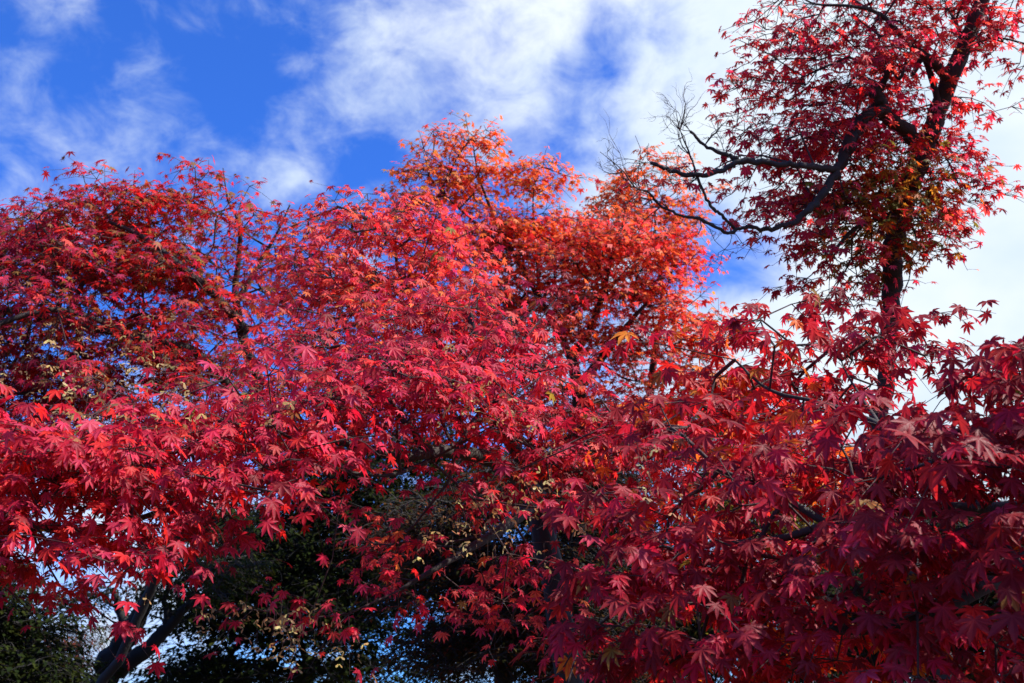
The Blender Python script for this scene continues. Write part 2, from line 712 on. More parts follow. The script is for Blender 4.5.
def fill(blobs, reach, nleaf, lsize, mind=.3):
    """spray points inside pixel-and-depth ellipsoids; the count follows how leafy each one is"""
    pts = []
    for (px, py, rx, ry, d, dr, k) in blobs:
        lp = 1.85 * lsize * FPX / d
        k *= DENSITY
        n = max(3, int(k * math.pi * rx * ry / (nleaf * lp * lp * .30)))
        pad = .30 * reach * FPX / d
        rx, ry = max(rx - pad, rx * .55), max(ry - pad, ry * .5)
        # flat layers of sprays with open gaps between them, as maples grow
        sel = []
        while len(sel) < n:
            u = RNG.normal(size=3)
            u = u / np.linalg.norm(u) * RNG.random() ** (1 / 2.6)
            c = P(px + rx * u[0], py + ry * u[1], d + dr * u[2])
            slope = RNG.normal(0, .22, 2)
            for _ in range(min(n - len(sel), int(RNG.integers(3, 8)))):
                o = RNG.normal(0, 1, 2) * reach * TIER
                sel.append(c + np.array([o[0], o[1], o @ slope - .25 * np.linalg.norm(o) + RNG.normal(0, .12) * reach]))
        pts += sel
    return np.array(pts)


def pl(*pts):
    """(px, py, depth, radius) -> world polyline"""
    return [(*P(a, b, d), r) for a, b, d, r in pts]


def ground_z(x, y):
    return 0.10 * math.sin(x * .21 + .4) + .08 * math.sin(y * .17 + 1.1) - .05


def base_of(pt):
    return (pt[0], pt[1], ground_z(pt[0], pt[1]))


def down(pt, r, dx=0, dy=0, bend=.1):
    """trunk from the ground up to a point"""
    z0 = ground_z(pt[0] + dx, pt[1] + dy)
    return [(pt[0] + dx, pt[1] + dy, z0 - .15, r * 1.9), (pt[0] + dx * .95, pt[1] + dy * .95, z0 + .25, r * 1.35),
            (pt[0] + dx * .55 + bend, pt[1] + dy * .55, z0 + (pt[2] - z0) * .5, r * 1.12), (pt[0], pt[1], pt[2], r)]


# ------------------------------------------------------------------ ground
def build_ground():
    xs = np.concatenate([-np.geomspace(2500, 30, 14), np.linspace(-28, 28, 57), np.geomspace(30, 2500, 14)])
    nx = len(xs)
    V = np.zeros((nx, nx, 3))
    for i, x in enumerate(xs):
        for j, y in enumerate(xs):
            f = 1 if max(abs(x), abs(y)) < 60 else 0
            V[i, j] = (x, y, ground_z(x, y) * f)
    k = np.arange(nx * nx).reshape(nx, nx)
    q = np.stack([k[:-1, :-1], k[1:, :-1], k[1:, 1:], k[:-1, 1:]], -1).reshape(-1, 4)
    m, t = new_mat("lawn_and_litter")
    o = t.n('ShaderNodeOutputMaterial')
    tc_ = t.n('ShaderNodeTexCoord')
    a = t.noise(tc_.outputs['Object'], .6, 6, .6)
    b = t.noise(tc_.outputs['Object'], 25, 5, .7)
    grass = t.ramp(b, [(.3, (.02, .035, .01)), (.7, (.06, .08, .025))])
    litter = t.ramp(b, [(.35, (.06, .02, .012)), (.6, (.16, .03, .02)), (.75, (.12, .07, .03))])
    pb = t.n('ShaderNodeBsdfPrincipled')
    t.l(t.mix(t.smooth(a, .42, .6), grass, litter), pb.inputs['Base Color'])
    pb.inputs['Roughness'].default_value = .95
    bmp = t.n('ShaderNodeBump')
    bmp.inputs['Distance'].default_value = .03
    t.l(b, bmp.inputs['Height'])
    t.l(bmp.outputs[0], pb.inputs['Normal'])
    t.l(pb.outputs[0], o.inputs[0])
    g = mesh_obj('ground', V.reshape(-1, 3), np.full(len(q), 4), q.ravel(), m)
    g['kind'] = 'structure'


build_ground()

GRP = 'autumn maples in red leaf'

# ------------------------------------------------------------------ 1. dark evergreen trees at the back
def evergreen(name, label, base_px, depth, blobs, limbs, reach, nleaf, lsize, cols, trunk_r=.14, templates=T_OVAL, group='dark trees behind the maples', top=None, mind=.3, bx=0.0):
    top = P(*top) if top is not None else P(base_px, 620, depth)
    b = base_of(top)
    t = Tree(name, label, 'tree', b, group)
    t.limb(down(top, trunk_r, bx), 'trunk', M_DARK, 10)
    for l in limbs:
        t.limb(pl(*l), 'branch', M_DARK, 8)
    att = fill([(*b[:6], b[6] * 3.2) for b in blobs], reach, nleaf, lsize, mind)
    dirs = t.grow(att, .3, .004, .45, .06)

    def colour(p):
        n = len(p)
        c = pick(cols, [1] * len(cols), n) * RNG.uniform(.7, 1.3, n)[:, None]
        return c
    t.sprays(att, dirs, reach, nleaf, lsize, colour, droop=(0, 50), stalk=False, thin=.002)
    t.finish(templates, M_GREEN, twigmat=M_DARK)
    return t


SHADED_GREENS = [np.array([.016, .026, .005]), np.array([.026, .034, .006]), np.array([.011, .019, .005])]  # leaf greens darkened, with the deep shade painted into the colour
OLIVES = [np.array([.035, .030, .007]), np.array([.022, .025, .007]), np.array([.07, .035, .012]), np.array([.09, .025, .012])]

# leaning dark tree, lower left (two crossing stems)
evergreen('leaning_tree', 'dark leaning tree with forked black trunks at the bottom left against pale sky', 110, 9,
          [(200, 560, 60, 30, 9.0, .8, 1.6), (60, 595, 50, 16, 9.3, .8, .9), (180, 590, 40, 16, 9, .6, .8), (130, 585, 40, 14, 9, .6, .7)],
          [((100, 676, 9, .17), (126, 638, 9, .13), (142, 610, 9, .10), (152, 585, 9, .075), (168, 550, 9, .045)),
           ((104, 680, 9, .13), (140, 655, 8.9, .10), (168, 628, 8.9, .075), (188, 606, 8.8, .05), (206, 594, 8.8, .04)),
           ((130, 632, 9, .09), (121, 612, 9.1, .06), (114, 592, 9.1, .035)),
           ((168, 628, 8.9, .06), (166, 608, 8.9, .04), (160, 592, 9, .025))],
          .28, 16, .05, SHADED_GREENS, .21, top=(98, 684, 9))

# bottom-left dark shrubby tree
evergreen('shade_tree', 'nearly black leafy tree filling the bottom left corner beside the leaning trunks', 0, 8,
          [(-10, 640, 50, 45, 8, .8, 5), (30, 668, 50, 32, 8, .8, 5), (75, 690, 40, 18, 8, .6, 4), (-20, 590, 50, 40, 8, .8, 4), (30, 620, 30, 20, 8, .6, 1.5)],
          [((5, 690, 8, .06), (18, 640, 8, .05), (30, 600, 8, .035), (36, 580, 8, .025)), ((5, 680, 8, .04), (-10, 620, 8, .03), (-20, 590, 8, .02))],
          .25, 16, .058, SHADED_GREENS, .09, top=(5, 692, 8))

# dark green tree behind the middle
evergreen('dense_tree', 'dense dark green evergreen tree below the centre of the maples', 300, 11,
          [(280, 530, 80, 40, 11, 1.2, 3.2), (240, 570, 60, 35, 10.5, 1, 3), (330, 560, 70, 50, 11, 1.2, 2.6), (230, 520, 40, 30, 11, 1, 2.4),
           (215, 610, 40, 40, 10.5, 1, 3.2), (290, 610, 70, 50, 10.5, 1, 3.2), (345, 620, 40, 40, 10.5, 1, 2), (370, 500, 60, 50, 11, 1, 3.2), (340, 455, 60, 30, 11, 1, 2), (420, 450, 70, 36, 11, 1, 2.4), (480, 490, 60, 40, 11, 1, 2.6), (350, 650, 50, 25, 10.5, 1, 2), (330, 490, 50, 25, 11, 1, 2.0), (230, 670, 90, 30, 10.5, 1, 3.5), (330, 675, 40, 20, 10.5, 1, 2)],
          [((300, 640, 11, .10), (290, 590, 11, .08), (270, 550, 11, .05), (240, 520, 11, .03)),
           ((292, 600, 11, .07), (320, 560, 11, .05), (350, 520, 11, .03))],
          .33, 18, .068, SHADED_GREENS, .15, top=(303, 665, 11))
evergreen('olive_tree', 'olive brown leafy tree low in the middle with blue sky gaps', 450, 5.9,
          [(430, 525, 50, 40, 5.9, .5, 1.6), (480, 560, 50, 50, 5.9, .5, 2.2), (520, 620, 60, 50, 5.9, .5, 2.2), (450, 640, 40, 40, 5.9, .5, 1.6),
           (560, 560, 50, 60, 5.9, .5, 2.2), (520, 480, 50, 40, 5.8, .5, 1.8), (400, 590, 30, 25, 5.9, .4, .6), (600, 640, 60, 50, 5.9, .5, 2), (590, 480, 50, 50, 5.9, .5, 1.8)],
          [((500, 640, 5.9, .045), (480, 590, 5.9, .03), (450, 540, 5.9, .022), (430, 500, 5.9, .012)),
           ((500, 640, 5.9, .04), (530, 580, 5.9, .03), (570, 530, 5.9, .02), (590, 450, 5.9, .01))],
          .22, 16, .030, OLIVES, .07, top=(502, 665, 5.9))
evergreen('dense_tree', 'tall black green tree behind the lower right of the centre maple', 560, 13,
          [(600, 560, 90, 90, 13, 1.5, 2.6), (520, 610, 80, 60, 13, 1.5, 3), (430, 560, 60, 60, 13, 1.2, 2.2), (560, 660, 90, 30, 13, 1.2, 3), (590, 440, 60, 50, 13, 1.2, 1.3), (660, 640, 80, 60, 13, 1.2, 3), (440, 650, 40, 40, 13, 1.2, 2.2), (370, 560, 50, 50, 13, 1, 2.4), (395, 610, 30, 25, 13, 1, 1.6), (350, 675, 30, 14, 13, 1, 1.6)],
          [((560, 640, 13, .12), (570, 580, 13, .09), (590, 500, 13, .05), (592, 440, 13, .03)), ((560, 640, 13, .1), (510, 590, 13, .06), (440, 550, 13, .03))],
          .4, 18, .078, SHADED_GREENS, .18, top=(558, 668, 13))
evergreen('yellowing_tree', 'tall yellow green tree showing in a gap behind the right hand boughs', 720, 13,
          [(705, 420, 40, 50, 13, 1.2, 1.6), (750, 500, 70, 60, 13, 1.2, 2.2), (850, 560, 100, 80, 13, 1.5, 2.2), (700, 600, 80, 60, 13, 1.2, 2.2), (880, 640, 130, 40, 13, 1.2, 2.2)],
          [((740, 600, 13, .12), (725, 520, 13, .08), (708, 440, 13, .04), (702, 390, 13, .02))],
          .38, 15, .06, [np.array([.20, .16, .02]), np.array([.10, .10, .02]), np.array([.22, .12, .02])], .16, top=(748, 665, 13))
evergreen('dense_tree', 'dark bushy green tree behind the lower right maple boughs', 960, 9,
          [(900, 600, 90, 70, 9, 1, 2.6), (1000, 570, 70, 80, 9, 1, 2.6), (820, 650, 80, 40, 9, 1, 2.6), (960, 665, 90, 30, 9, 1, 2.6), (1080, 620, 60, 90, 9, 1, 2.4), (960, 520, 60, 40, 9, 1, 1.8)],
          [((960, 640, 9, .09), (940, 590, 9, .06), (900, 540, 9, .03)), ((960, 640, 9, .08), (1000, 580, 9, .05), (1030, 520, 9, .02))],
          .3, 17, .05, SHADED_GREENS, .12, top=(962, 668, 9))
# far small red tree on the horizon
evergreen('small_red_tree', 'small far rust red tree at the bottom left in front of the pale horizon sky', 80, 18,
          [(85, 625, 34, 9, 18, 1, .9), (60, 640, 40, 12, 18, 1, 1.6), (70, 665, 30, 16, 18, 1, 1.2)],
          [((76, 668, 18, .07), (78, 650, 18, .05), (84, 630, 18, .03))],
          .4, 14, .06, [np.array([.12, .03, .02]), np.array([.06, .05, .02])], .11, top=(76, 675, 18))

# ------------------------------------------------------------------ 2. left back maple
def maple_colour(pal, wts, seed, alt=None, scale=2.0, thr=.3, jit=.25):
    def f(p):
        n = len(p)
        c = pick(pal, wts, n)
        if alt is not None:
            z = smooth_noise(p, scale, seed) + RNG.normal(0, .35, n)
            a = pick(*alt, n)
            c = np.where((z > thr)[:, None], a, c)
        odd = RNG.random(n) < .014
        c = np.where(odd[:, None], pick([OLIVE, BROWN, WINE], [1, 4, 2], n), c)
        return c * RNG.uniform(1 - jit, 1 + jit, n)[:, None] * RNG.uniform(.85, 1.15, (n, 3))
    return f


t = Tree('maple_tree', 'dusky red maple at the upper left with dark limbs showing through its airy crown', 'maple tree', base_of(P(96, 705, 6.5)), GRP)
top = P(96, 705, 6.5)
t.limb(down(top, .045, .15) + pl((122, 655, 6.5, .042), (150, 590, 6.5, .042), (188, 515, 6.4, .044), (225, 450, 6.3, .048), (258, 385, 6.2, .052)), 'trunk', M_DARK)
t.limb(pl((240, 430, 6.24, .055), (258, 385, 6.2, .05), (243, 340, 6.2, .045), (236, 290, 6.2, .03), (240, 230, 6.2, .016), (228, 200, 6.2, .008), (223, 168, 6.2, .004)))
t.limb(pl((246, 330, 6.2, .04), (212, 292, 5.85, .035), (175, 262, 5.55, .028), (145, 238, 5.5, .02), (110, 222, 5.5, .012)))
t.limb(pl((250, 415, 6.2, .045), (200, 355, 5.8, .035), (140, 338, 5.6, .03), (80, 325, 5.5, .028), (20, 312, 5.4, .024), (-30, 300, 5.4, .02)))
t.limb(pl((80, 325, 5.5, .02), (45, 300, 5.5, .014), (38, 280, 5.5, .01), (50, 290, 5.5, .006)))
t.limb(pl((140, 338, 5.6, .025), (60, 310, 5.2, .02), (-20, 330, 5.0, .02)))
t.limb(pl((239, 300, 6.2, .03), (258, 265, 6.3, .02), (276, 235, 6.3, .012), (290, 205, 6.3, .006)))
bl = [(70, 205, 60, 32, 5.8, .5, 2.6), (20, 235, 55, 45, 5.8, .6, 3.0), (120, 190, 45, 22, 5.8, .5, 2.2), (150, 215, 60, 35, 5.9, .5, 2.4), (95, 255, 80, 45, 5.8, .6, 3.0), (170, 275, 70, 50, 6, .6, 2.4),
      (200, 215, 40, 35, 6.1, .4, 1.4), (230, 185, 20, 18, 6.2, .3, .9), (250, 240, 40, 45, 6.2, .5, .8), (285, 235, 28, 30, 6.3, .4, .8), (235, 310, 60, 45, 6.2, .6, 1.0), (295, 300, 35, 55, 6.3, .5, .8),
      (40, 310, 70, 40, 5.6, .6, 2.6), (130, 325, 80, 40, 5.7, .6, 2.8), (60, 365, 80, 30, 5.6, .6, 2.6), (190, 365, 80, 30, 5.9, .6, 2.2), (-50, 260, 50, 80, 5.6, .6, 2.4), (180, 180, 14, 10, 6, .2, .8), (20, 370, 60, 40, 5.8, .5, 2.2), (90, 400, 70, 35, 5.9, .5, 2.0), (210, 410, 80, 40, 6.0, .5, 1.6), (-40, 410, 50, 40, 5.8, .5, 2)]
att = fill(bl, .22, 14, .040)
dirs = t.grow(att, .3)
t.sprays(att, dirs, .22, 14, .040, maple_colour([np.array([.36, .014, .045]), np.array([.46, .034, .085]), np.array([.22, .010, .032]), SALMON], [5, 5, 3, 1], 5, ([BROWN, SCARLET], [1, 2]), 1.6, 1.4), lean=R(-100), stalk=False, thin=.0014)
t.seeds([P(RNG.uniform(10, 300), RNG.uniform(325, 395), RNG.uniform(4.4, 5.2)) for _ in range(55)], .10, 3, .018, (.40, .22, .12))
t.finish(T_MID)

# ------------------------------------------------------------------ 3. orange maple further back
t = Tree('maple_tree', 'tall orange tipped maple at the back rising highest in the middle of the photo', 'maple tree', base_of(P(575, 440, 8.5)), GRP)
top = P(582, 440, 8.5)
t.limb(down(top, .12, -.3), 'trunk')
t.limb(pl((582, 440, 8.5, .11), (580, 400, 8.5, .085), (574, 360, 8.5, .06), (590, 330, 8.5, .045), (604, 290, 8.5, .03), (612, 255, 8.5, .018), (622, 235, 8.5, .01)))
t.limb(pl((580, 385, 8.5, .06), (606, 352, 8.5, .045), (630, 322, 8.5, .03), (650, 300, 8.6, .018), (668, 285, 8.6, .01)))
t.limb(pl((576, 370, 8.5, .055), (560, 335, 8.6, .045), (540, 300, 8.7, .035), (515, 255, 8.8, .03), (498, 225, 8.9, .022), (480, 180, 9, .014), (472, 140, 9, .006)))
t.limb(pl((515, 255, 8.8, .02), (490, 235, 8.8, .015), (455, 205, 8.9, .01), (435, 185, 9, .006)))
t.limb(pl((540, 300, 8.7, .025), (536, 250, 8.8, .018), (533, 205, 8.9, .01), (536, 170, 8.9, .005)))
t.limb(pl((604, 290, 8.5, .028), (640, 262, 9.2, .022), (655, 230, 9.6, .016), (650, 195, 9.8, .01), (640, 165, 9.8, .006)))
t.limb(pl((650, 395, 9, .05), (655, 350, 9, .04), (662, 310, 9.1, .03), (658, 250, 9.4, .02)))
blo = [(464, 140, 24, 18, 9, .3, 2.6), (424, 172, 22, 18, 9, .3, 2.2), (466, 180, 30, 30, 9, .4, 2.0), (537, 176, 17, 24, 8.9, .25, 3.6), (502, 222, 36, 20, 8.9, .4, 2.2), (418, 200, 25, 18, 8.9, .4, 1.8),
       (640, 192, 38, 32, 9.8, .5, 1.3), (672, 205, 34, 26, 9.8, .4, 1.1), (610, 215, 28, 20, 9.4, .4, 1.5), (650, 165, 25, 15, 9.8, .3, 1.6)]
blr = [(530, 235, 55, 35, 8.8, .6, 2.2), (590, 245, 55, 35, 8.6, .6, 2.6), (640, 245, 55, 35, 8.8, .6, 2.4), (560, 290, 60, 40, 8.5, .6, 2.0), (630, 295, 60, 35, 8.5, .6, 2.4), (680, 315, 30, 40, 8.6, .5, 1.9),
       (500, 285, 50, 45, 8.8, .6, 2.2), (545, 340, 60, 40, 8.5, .6, 1.4), (620, 345, 70, 35, 8.5, .6, 1.5), (700, 350, 25, 35, 8.6, .4, 1.7), (590, 390, 90, 25, 8.5, .6, 1.7), (670, 260, 30, 30, 9, .4, 1.8), (480, 245, 40, 40, 8.9, .5, 2)]
a1 = fill([(*b[:6], b[6] * 1.5) for b in blo], .22, 14, .046)
a2 = fill(blr, .26, 14, .046)
att = np.vstack([a1, a2])
dirs = t.grow(att, .3, .003)
k = len(a1)
t.sprays(att[:k], dirs[:k], .22, 14, .046, maple_colour([ORANGE, CORAL, AMBER, SALMON], [6, 5, 1, 2], 9), lean=R(-60), stalk=False, thin=.002)
t.sprays(att[k:], dirs[k:], .26, 14, .046, maple_colour([SCARLET, SALMON, CORAL, ORANGE], [3, 5, 4, 1.5], 9, ([ORANGE, AMBER, OLIVE, CORAL], [4, 2, 1, 3]), 1.3, .45), lean=R(-60), stalk=False, thin=.002)
t.finish(T_FAR)

# ------------------------------------------------------------------ 4. tall leaning maple, upper right
t = Tree('maple_tree', 'tall maple with a bent dark trunk and a bare limb reaching left across the sky', 'maple tree', base_of(P(886, 480, 4.6)), GRP)
top = P(884, 460, 4.6)
t.limb(down(top, .058, .15) + pl((886, 385, 4.6, .05), (889, 330, 4.6, .052), (892, 285, 4.6, .058), (893, 245, 4.6, .062), (905, 200, 4.6, .066), (920, 160, 4.6, .064), (937, 115, 4.55, .055), (955, 65, 4.5, .05), (972, 25, 4.5, .046), (990, -20, 4.5, .04), (1010, -80, 4.5, .03)), 'trunk', rough=.09, sides=14)
t.limb(pl((893, 325, 4.6, .03), (900, 316, 4.55, .03), (906, 309, 4.5, .026)), 'branch_stub', rough=.05, attach=False)
t.limb(pl((922, 150, 4.58, .05), (905, 130, 4.48, .044), (887, 117, 4.42, .042), (878, 101, 4.4, .046), (874, 88, 4.4, .034)), 'branch', rough=.16)
t.limb(pl((888, 112, 4.42, .03), (868, 114, 4.36, .034), (852, 140, 4.28, .032), (838, 170, 4.25, .027), (818, 200, 4.2, .022), (796, 220, 4.2, .018), (772, 229, 4.2, .015), (745, 227, 4.15, .011), (728, 233, 4.12, .010), (700, 219, 4.1, .009), (681, 216, 4.1, .008), (660, 205, 4.1, .007), (648, 192, 4.05, .005), (636, 188, 4.03, .0045), (622, 170, 4.0, .003), (600, 152, 4.0, .0015)), 'branch', rough=.08, attach=False, jit=.30, knob=.12)
t.limb(pl((800, 165, 4.1, .015), (775, 163, 4.1, .016), (742, 161, 4.1, .017), (720, 171, 4.1, .015), (695, 175, 4.1, .0135), (670, 170, 4.1, .012), (651, 163, 4.1, .010)), 'branch', rough=.08, attach=False, jit=.30, knob=.12)
t.limb(pl((742, 161, 4.1, .015), (725, 154, 4.1, .012), (705, 145, 4.1, .009), (690, 131, 4.1, .007)), 'branch', rough=.08, attach=False, jit=.30, knob=.12)
t.limb(pl((838, 170, 4.25, .022), (820, 168, 4.2, .02), (800, 165, 4.1, .018)), 'branch', rough=.06)
t.limb(pl((735, 229, 4.15, .009), (722, 216, 4.1, .009), (710, 205, 4.1, .009), (698, 178, 4.1, .007), (690, 155, 4.1, .005), (680, 130, 4.1, .003), (676, 112, 4.1, .0015)), 'branch', attach=False, jit=.30, knob=.12)
t.limb(pl((950, 80, 4.5, .035), (930, 60, 4.45, .026), (905, 40, 4.4, .018), (880, 14, 4.35, .012), (850, 6, 4.3, .009), (815, 4, 4.3, .006), (790, -10, 4.3, .003)), 'branch')
t.limb(pl((940, 110, 4.5, .02), (925, 60, 4.5, .018), (912, 75, 4.45, .014)), 'branch')
t.limb(pl((880, 90, 4.4, .022), (890, 70, 4.35, .014), (900, 78, 4.3, .011), (906, 62, 4.3, .006)), 'branch_stub')
t.limb(pl((930, 130, 4.55, .010), (950, 165, 4.6, .006), (965, 200, 4.6, .003)), 'branch')
t.limb(pl((900, 215, 4.6, .02), (860, 225, 4.4, .014), (830, 255, 4.3, .008)), 'branch')
t.limb(pl((965, 45, 4.5, .012), (1000, 38, 4.5, .007), (1040, 50, 4.5, .005)), 'branch')
# fine bare twigs on the reaching limb
tw = Tubes()
def twiglet(p, d, L, r, depth):
    pts = [p]
    n = 4
    for i in range(n):
        d = d + RNG.normal(0, .28, 3) + np.array([0, 0, .08])
        d /= np.linalg.norm(d)
        pts.append(pts[-1] + d * L / n)
    tw.add(pts, np.linspace(r, r * .45, n + 1), 4)
    if depth:
        for _ in range(RNG.integers(2, 5)):
            i = RNG.integers(1, n + 1)
            twiglet(pts[i], d + RNG.normal(0, .6, 3), L * RNG.uniform(.4, .7), r * .55, depth - 1)
for (x, y, gx, gy, L, c) in ((640, 190, -40, -30, .22, 3), (660, 207, -30, 10, .2, 3), (668, 208, -20, -30, .18, 2), (690, 155, -30, -20, .2, 3), (680, 130, 10, -30, .14, 3), (705, 145, 20, -20, .16, 3),
                          (725, 154, 15, -25, .16, 2), (700, 220, 10, 35, .2, 2), (730, 229, 10, 30, .16, 1), (690, 131, -15, -20, .12, 2), (700, 180, -25, -10, .14, 2), (651, 163, -20, -10, .12, 2), (622, 172, -20, 0, .12, 2),
                          (880, 14, -20, 30, .2, 2), (850, 6, -10, 30, .2, 2), (820, 4, -30, 5, .2, 2), (840, 5, 0, 30, .2, 1), (790, -8, -20, 15, .16, 2)):
    d = P(x + gx, y + gy, 4.1) - P(x, y, 4.1)
    for _ in range(c + 1):
        twiglet(P(x, y, 4.1 if x < 770 else 4.3), d / np.linalg.norm(d) + RNG.normal(0, .3, 3), L * RNG.uniform(.7, 1.1), .0022, 2)
tw.build('bare_twigs', M_TWIG, t.root)['kind'] = 'stuff'
bl = [(775, 50, 32, 34, 4.4, .3, 1.9), (815, 45, 45, 38, 4.4, .3, 1.7), (800, 100, 45, 40, 4.4, .3, 1.8), (850, 70, 50, 45, 4.45, .3, 1.7), (805, 150, 45, 42, 4.4, .3, 2.2), (855, 135, 50, 50, 4.5, .35, 1.8),
      (890, 60, 45, 40, 4.4, .3, 1.6), (905, 25, 50, 35, 4.4, .3, 1.8), (950, 15, 40, 28, 4.5, .3, 1.5), (805, 205, 50, 38, 4.4, .3, 1.8), (855, 200, 50, 50, 4.45, .35, 2.3), (905, 160, 45, 60, 4.4, .25, 1.9),
      (840, 255, 50, 26, 4.4, .3, 1.5), (815, 285, 45, 18, 4.4, .25, 1.1), (885, 262, 35, 30, 4.4, .2, 1.4), (895, 220, 46, 44, 4.4, .25, 2.4), (935, 195, 40, 40, 4.5, .3, 1.6), (960, 190, 24, 40, 4.5, .2, .9), (955, 120, 28, 34, 4.5, .2, .9), (1000, 20, 35, 28, 4.4, .2, 1.0),
      (745, 200, 30, 20, 4.3, .2, .4), (690, 155, 12, 12, 4.1, .1, .8), (1050, 30, 40, 50, 4.4, .3, 1.2), (980, -50, 90, 40, 4.5, .4, 1.5), (860, -50, 90, 40, 4.4, .4, 1.5), (985, 100, 14, 14, 4.4, .15, .4)]
bl = [(a, b, c, d, e + .12, f + .06, g * .92) for a, b, c, d, e, f, g in bl]
att = fill(bl, .15, 10, .034)
dirs = t.grow(att, .3, .0016, rmax=.009)
def f_col(p):
    c = maple_colour([CRIMSON, SCARLET, PINK, SALMON, WINE], [2.5, 3, 4, 5, .6], 21)(p)
    mid = P(890, 220, 4.45)
    d = np.linalg.norm((p - mid) / np.array([.32, .5, .26]), axis=1) + RNG.normal(0, .2, len(p))
    alt = pick([ORANGE, OLIVE, AMBER, SCARLET], [3, 3, 1, 2], len(p)) * RNG.uniform(.6, 1.0, len(p))[:, None]
    return np.where((d < 1)[:, None], alt, c)
t.sprays(att, dirs, .14, 10, .034, f_col, lean=R(-90), stalk=True, thin=.0016)
t.finish(T_NEAR)

# ------------------------------------------------------------------ 5. centre maple
t = Tree('maple_tree', 'full crimson maple in the centre with a rounded crown in front of the orange one', 'maple tree', base_of(P(545, 520, 4.2)), GRP)
top = P(540, 500, 4.2)
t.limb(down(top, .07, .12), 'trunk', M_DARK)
t.limb(pl((540, 500, 4.2, .06), (510, 470, 3.8, .045), (476, 455, 3.4, .034), (440, 452, 3.2, .025), (400, 457, 3.05, .020), (365, 448, 3.0, .016), (325, 440, 2.95, .013), (290, 436, 2.95, .008)))
t.limb(pl((455, 452, 3.3, .022), (425, 448, 3.15, .018), (412, 428, 3.1, .014), (400, 416, 3.1, .011), (380, 380, 3.2, .008), (365, 350, 3.4, .006)))
t.limb(pl((515, 475, 4.0, .04), (478, 440, 3.9, .022), (455, 415, 3.9, .018), (448, 380, 4.2, .016), (430, 330, 4.6, .014), (402, 285, 4.9, .013), (394, 250, 5, .009), (380, 225, 5, .005)))
t.limb(pl((430, 460, 3.15, .009), (395, 474, 3.0, .008), (360, 474, 2.95, .007), (335, 466, 2.9, .004)))
t.limb(pl((540, 490, 4.2, .05), (575, 450, 4.2, .035), (600, 425, 4.2, .025), (640, 405, 4.2, .015), (680, 400, 4.2, .008)))
t.limb(pl((540, 490, 4.2, .05), (500, 420, 4.0, .035), (480, 360, 3.8, .022), (470, 310, 3.8, .012)))
t.limb(pl((540, 500, 4.2, .04), (500, 530, 3.6, .025), (450, 560, 3.3, .015), (400, 590, 3.2, .008)))
bl_top = [(385, 225, 60, 38, 5.1, .5, 2.6), (335, 250, 45, 60, 5.2, .5, 2.0), (335, 200, 28, 20, 5.2, .3, 1.4), (425, 240, 45, 34, 5.0, .5, 2.6), (385, 275, 80, 35, 4.8, .5, 2.6), (330, 310, 50, 40, 4.8, .5, 2.0), (462, 282, 34, 28, 4.9, .4, 2.2)]
bl_mid = [(420, 305, 90, 32, 4.2, .4, 2.8), (490, 320, 50, 45, 3.9, .4, 2.8), (350, 345, 80, 40, 3.8, .4, 2.8), (430, 350, 90, 40, 3.5, .4, 3.2), (510, 370, 45, 45, 3.5, .35, 2.4)]
bl_low = [(300, 385, 70, 32, 3.1, .3, 2.6), (390, 385, 80, 35, 3.1, .3, 3.0), (470, 400, 60, 35, 3.1, .3, 2.6), (360, 415, 60, 28, 3.1, .3, 1.8), (500, 440, 50, 40, 3.4, .3, 1.8), (560, 430, 60, 40, 3.8, .35, 2.4), (630, 430, 70, 45, 3.8, .4, 2.4),
          (550, 480, 50, 40, 3.6, .3, 1.8), (470, 500, 55, 40, 3.4, .3, .8), (440, 590, 50, 45, 3.2, .25, .75), (390, 545, 60, 40, 3.6, .3, .6), (305, 608, 25, 14, 3.1, .15, .5), (510, 560, 50, 50, 3.5, .3, .8), (540, 610, 35, 50, 3.7, .3, .8), (350, 490, 60, 20, 3.8, .3, .35), (690, 450, 40, 50, 3.6, .3, 1.6)]
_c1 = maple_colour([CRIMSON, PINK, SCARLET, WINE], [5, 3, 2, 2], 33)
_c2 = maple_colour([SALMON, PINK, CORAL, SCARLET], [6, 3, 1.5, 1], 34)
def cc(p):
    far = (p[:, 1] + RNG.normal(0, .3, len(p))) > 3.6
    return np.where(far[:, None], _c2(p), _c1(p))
a1, a2, a3 = fill(bl_top, .2, 14, .035), fill(bl_mid, .2, 13, .035), fill(bl_low, .2, 12, .036)
att = np.vstack([a1, a2, a3])
dirs = t.grow(att, .3, .002, rmax=.018)
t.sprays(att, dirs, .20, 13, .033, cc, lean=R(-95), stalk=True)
t.seeds(list(fill([(460, 520, 85, 50, 3.0, .25, .35), (270, 620, 95, 50, 3.0, .25, .5), (530, 490, 50, 40, 3.1, .2, .25), (420, 400, 90, 50, 2.9, .2, .07)], .18, 12, .042)), .07, 8, .018, (.52, .34, .16))
t.finish(T_NEAR)

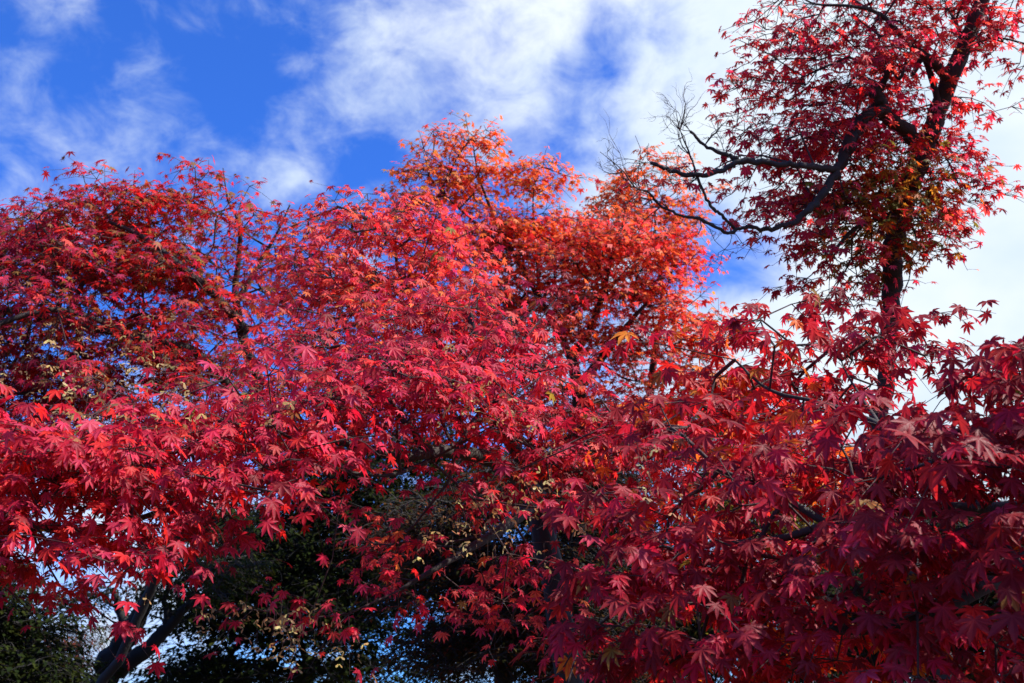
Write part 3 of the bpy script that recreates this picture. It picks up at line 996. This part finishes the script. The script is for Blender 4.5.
# ------------------------------------------------------------------ 6. left front maple
t = Tree('maple_tree', 'near crimson maple boughs hanging in from the left edge with big drooping leaves', 'maple tree', base_of(P(-260, 560, 2.9)), GRP)
top = P(-250, 540, 2.9)
t.limb(down(top, .06, -.1), 'trunk')
t.limb(pl((-250, 540, 2.9, .055), (-150, 470, 2.8, .04), (-60, 440, 2.7, .028), (10, 434, 2.65, .02), (70, 442, 2.6, .016), (110, 452, 2.6, .013), (150, 462, 2.6, .009), (200, 440, 2.6, .006)))
t.limb(pl((70, 442, 2.6, .013), (105, 465, 2.6, .011), (140, 450, 2.65, .008), (180, 425, 2.7, .006)))
t.limb(pl((-150, 470, 2.8, .03), (-40, 500, 2.6, .02), (60, 530, 2.5, .014), (150, 515, 2.6, .01), (195, 490, 2.7, .006)))
t.limb(pl((-250, 540, 2.9, .05), (-230, 400, 2.9, .035), (-150, 320, 2.8, .02), (-60, 330, 2.7, .01)))
bl = [(-70, 500, 90, 110, 2.4, .35, 2.6), (30, 430, 70, 40, 2.55, .3, 3.0), (60, 485, 85, 55, 2.45, .3, 3.4), (30, 550, 60, 50, 2.35, .25, 2.8), (140, 450, 70, 50, 2.55, .3, 3.0), (165, 510, 60, 40, 2.6, .3, 2.4), (230, 420, 60, 42, 2.7, .3, 3.0),
      (265, 455, 48, 40, 2.6, .25, 2.6), (185, 400, 60, 25, 2.8, .3, 2.2), (105, 560, 55, 26, 2.55, .25, 1.8), (195, 550, 40, 24, 2.8, .25, 1.4), (60, 592, 28, 12, 2.3, .12, 1.2), (300, 410, 40, 40, 2.8, .25, 2.2), (100, 420, 60, 25, 2.7, .3, 2.0), (-200, 350, 120, 90, 2.8, .5, 2.0)]
bl = [(a, b + (12 if b < 470 else -24), c, d - (0 if b < 520 else 3), e, f, g) for a, b, c, d, e, f, g in bl]
att = fill(bl, .17, 12, .032)
dirs = t.grow(att, .3, .0018, rmax=.012)
t.sprays(att, dirs, .17, 12, .032, maple_colour([CRIMSON, SCARLET, PINK, WINE], [5, 3, 3, 1], 41), lean=R(-90), droop=(25, 75), stalk=True)
t.seeds(list(fill([(180, 395, 90, 30, 2.6, .25, .22), (90, 350, 60, 20, 2.9, .2, .4), (80, 540, 80, 60, 2.3, .2, .06), (250, 400, 50, 30, 2.6, .2, .25), (60, 400, 40, 20, 2.5, .2, .3)], .16, 12, .042)), .06, 6, .017)
t.finish(T_NEAR)

# ------------------------------------------------------------------ 7. right front maple
t = Tree('maple_tree', 'near wine red maple filling the bottom right corner with the largest leaves', 'maple tree', base_of(P(1180, 600, 2.4)), GRP)
top = P(1170, 580, 2.4)
t.limb(down(top, .06, .12), 'trunk')
t.limb(pl((1170, 580, 2.4, .05), (1080, 520, 2.3, .035), (980, 510, 2.2, .024), (900, 512, 2.15, .018), (830, 525, 2.1, .014), (770, 540, 2.1, .01), (700, 545, 2.1, .006)))
t.limb(pl((980, 510, 2.2, .02), (930, 455, 2.3, .014), (880, 425, 2.4, .011), (830, 405, 2.5, .008), (770, 390, 2.6, .006), (735, 360, 2.7, .004)))
t.limb(pl((1170, 580, 2.4, .05), (1130, 450, 2.2, .03), (1090, 380, 2.0, .010), (1060, 335, 1.9, .006), (1040, 310, 1.9, .003)))
t.limb(pl((880, 425, 2.4, .007), (862, 398, 2.6, .005), (846, 372, 2.75, .0035), (836, 345, 2.9, .0016)))
t.limb(pl((1080, 520, 2.3, .03), (960, 600, 2.0, .02), (850, 630, 2.0, .014), (740, 610, 2.05, .009), (640, 600, 2.1, .006), (580, 640, 2.1, .004)))
t.limb(pl((830, 525, 2.1, .012), (770, 490, 2.15, .009), (720, 470, 2.2, .006)))
t.limb(pl((1170, 580, 2.4, .04), (1260, 380, 2.4, .03), (1310, 200, 2.45, .02), (1300, 50, 2.5, .012)))
t.limb(pl((1170, 580, 2.4, .04), (1200, 380, 2.3, .03), (1180, 250, 2.2, .02), (1150, 150, 2.2, .01)))
bl = [(848, 340, 50, 36, 2.95, .25, 2.6), (795, 382, 65, 36, 2.9, .25, 2.8), (775, 340, 45, 28, 3.0, .25, 1.4), (700, 400, 50, 36, 3.0, .25, 2.0), (740, 375, 50, 42, 2.9, .2, 1.6), (715, 320, 25, 20, 2.8, .15, .3), (790, 300, 40, 22, 2.8, .2, .4), (850, 420, 70, 24, 2.5, .25, 2.2), (840, 470, 80, 32, 2.4, .2, 2.0), (780, 440, 80, 34, 2.4, .25, 2.6), (700, 420, 40, 30, 2.6, .2, 1.4),
      (1000, 430, 34, 34, 2.0, .2, 4.5), (1026, 372, 22, 38, 1.95, .15, 10), (1090, 380, 50, 70, 1.9, .2, 2.0), (900, 460, 90, 45, 2.2, .25, 3.0), (1000, 470, 60, 60, 1.9, .2, 2.6), (720, 480, 60, 40, 2.25, .2, 2.6), (650, 520, 60, 32, 2.2, .2, 2.2),
      (830, 510, 90, 45, 2.1, .2, 3.0), (940, 540, 80, 50, 2.0, .2, 3.0), (1020, 570, 60, 70, 1.8, .2, 2.6), (740, 550, 90, 45, 2.2, .25, 2.6), (840, 590, 90, 50, 2.0, .2, 2.8), (940, 640, 100, 50, 1.9, .2, 2.8), (700, 610, 70, 50, 2.15, .2, 2.2),
      (800, 660, 90, 35, 2.05, .2, 2.2), (620, 640, 50, 40, 2.2, .2, 1.8), (555, 665, 45, 18, 2.2, .15, 1.8), (600, 580, 40, 22, 2.2, .15, 1.2),
      (1120, 330, 70, 70, 2.2, .3, 1.8), (1180, 200, 70, 70, 2.3, .3, 1.6), (1140, 450, 80, 80, 2.2, .3, 2.2), (1240, 320, 90, 110, 2.6, .4, 1.6), (1340, 60, 140, 130, 2.2, .4, 1.5), (1060, 500, 40, 60, 2.0, .2, 2.0), (1000, 690, 100, 40, 1.9, .2, 2)]  # far-right masses are out of view, added sunward to shade the lower boughs
att = fill(bl, .17, 11, .039)
dirs = t.grow(att, .3, .0018, rmax=.012)
t.sprays(att, dirs, .17, 11, .038, maple_colour([CRIMSON, WINE, SCARLET, PINK], [4, 8, .7, .7], 51, ([SCARLET, ORANGE], [5, 1]), 3.0, 1.0), lean=R(-100), droop=(25, 80), stalk=True)
t.seeds(list(fill([(880, 560, 140, 90, 1.9, .2, .025), (700, 490, 80, 40, 2.1, .2, .03)], .16, 11, .044)), .05, 3, .013, (.5, .36, .22))
t.finish(T_NEAR)
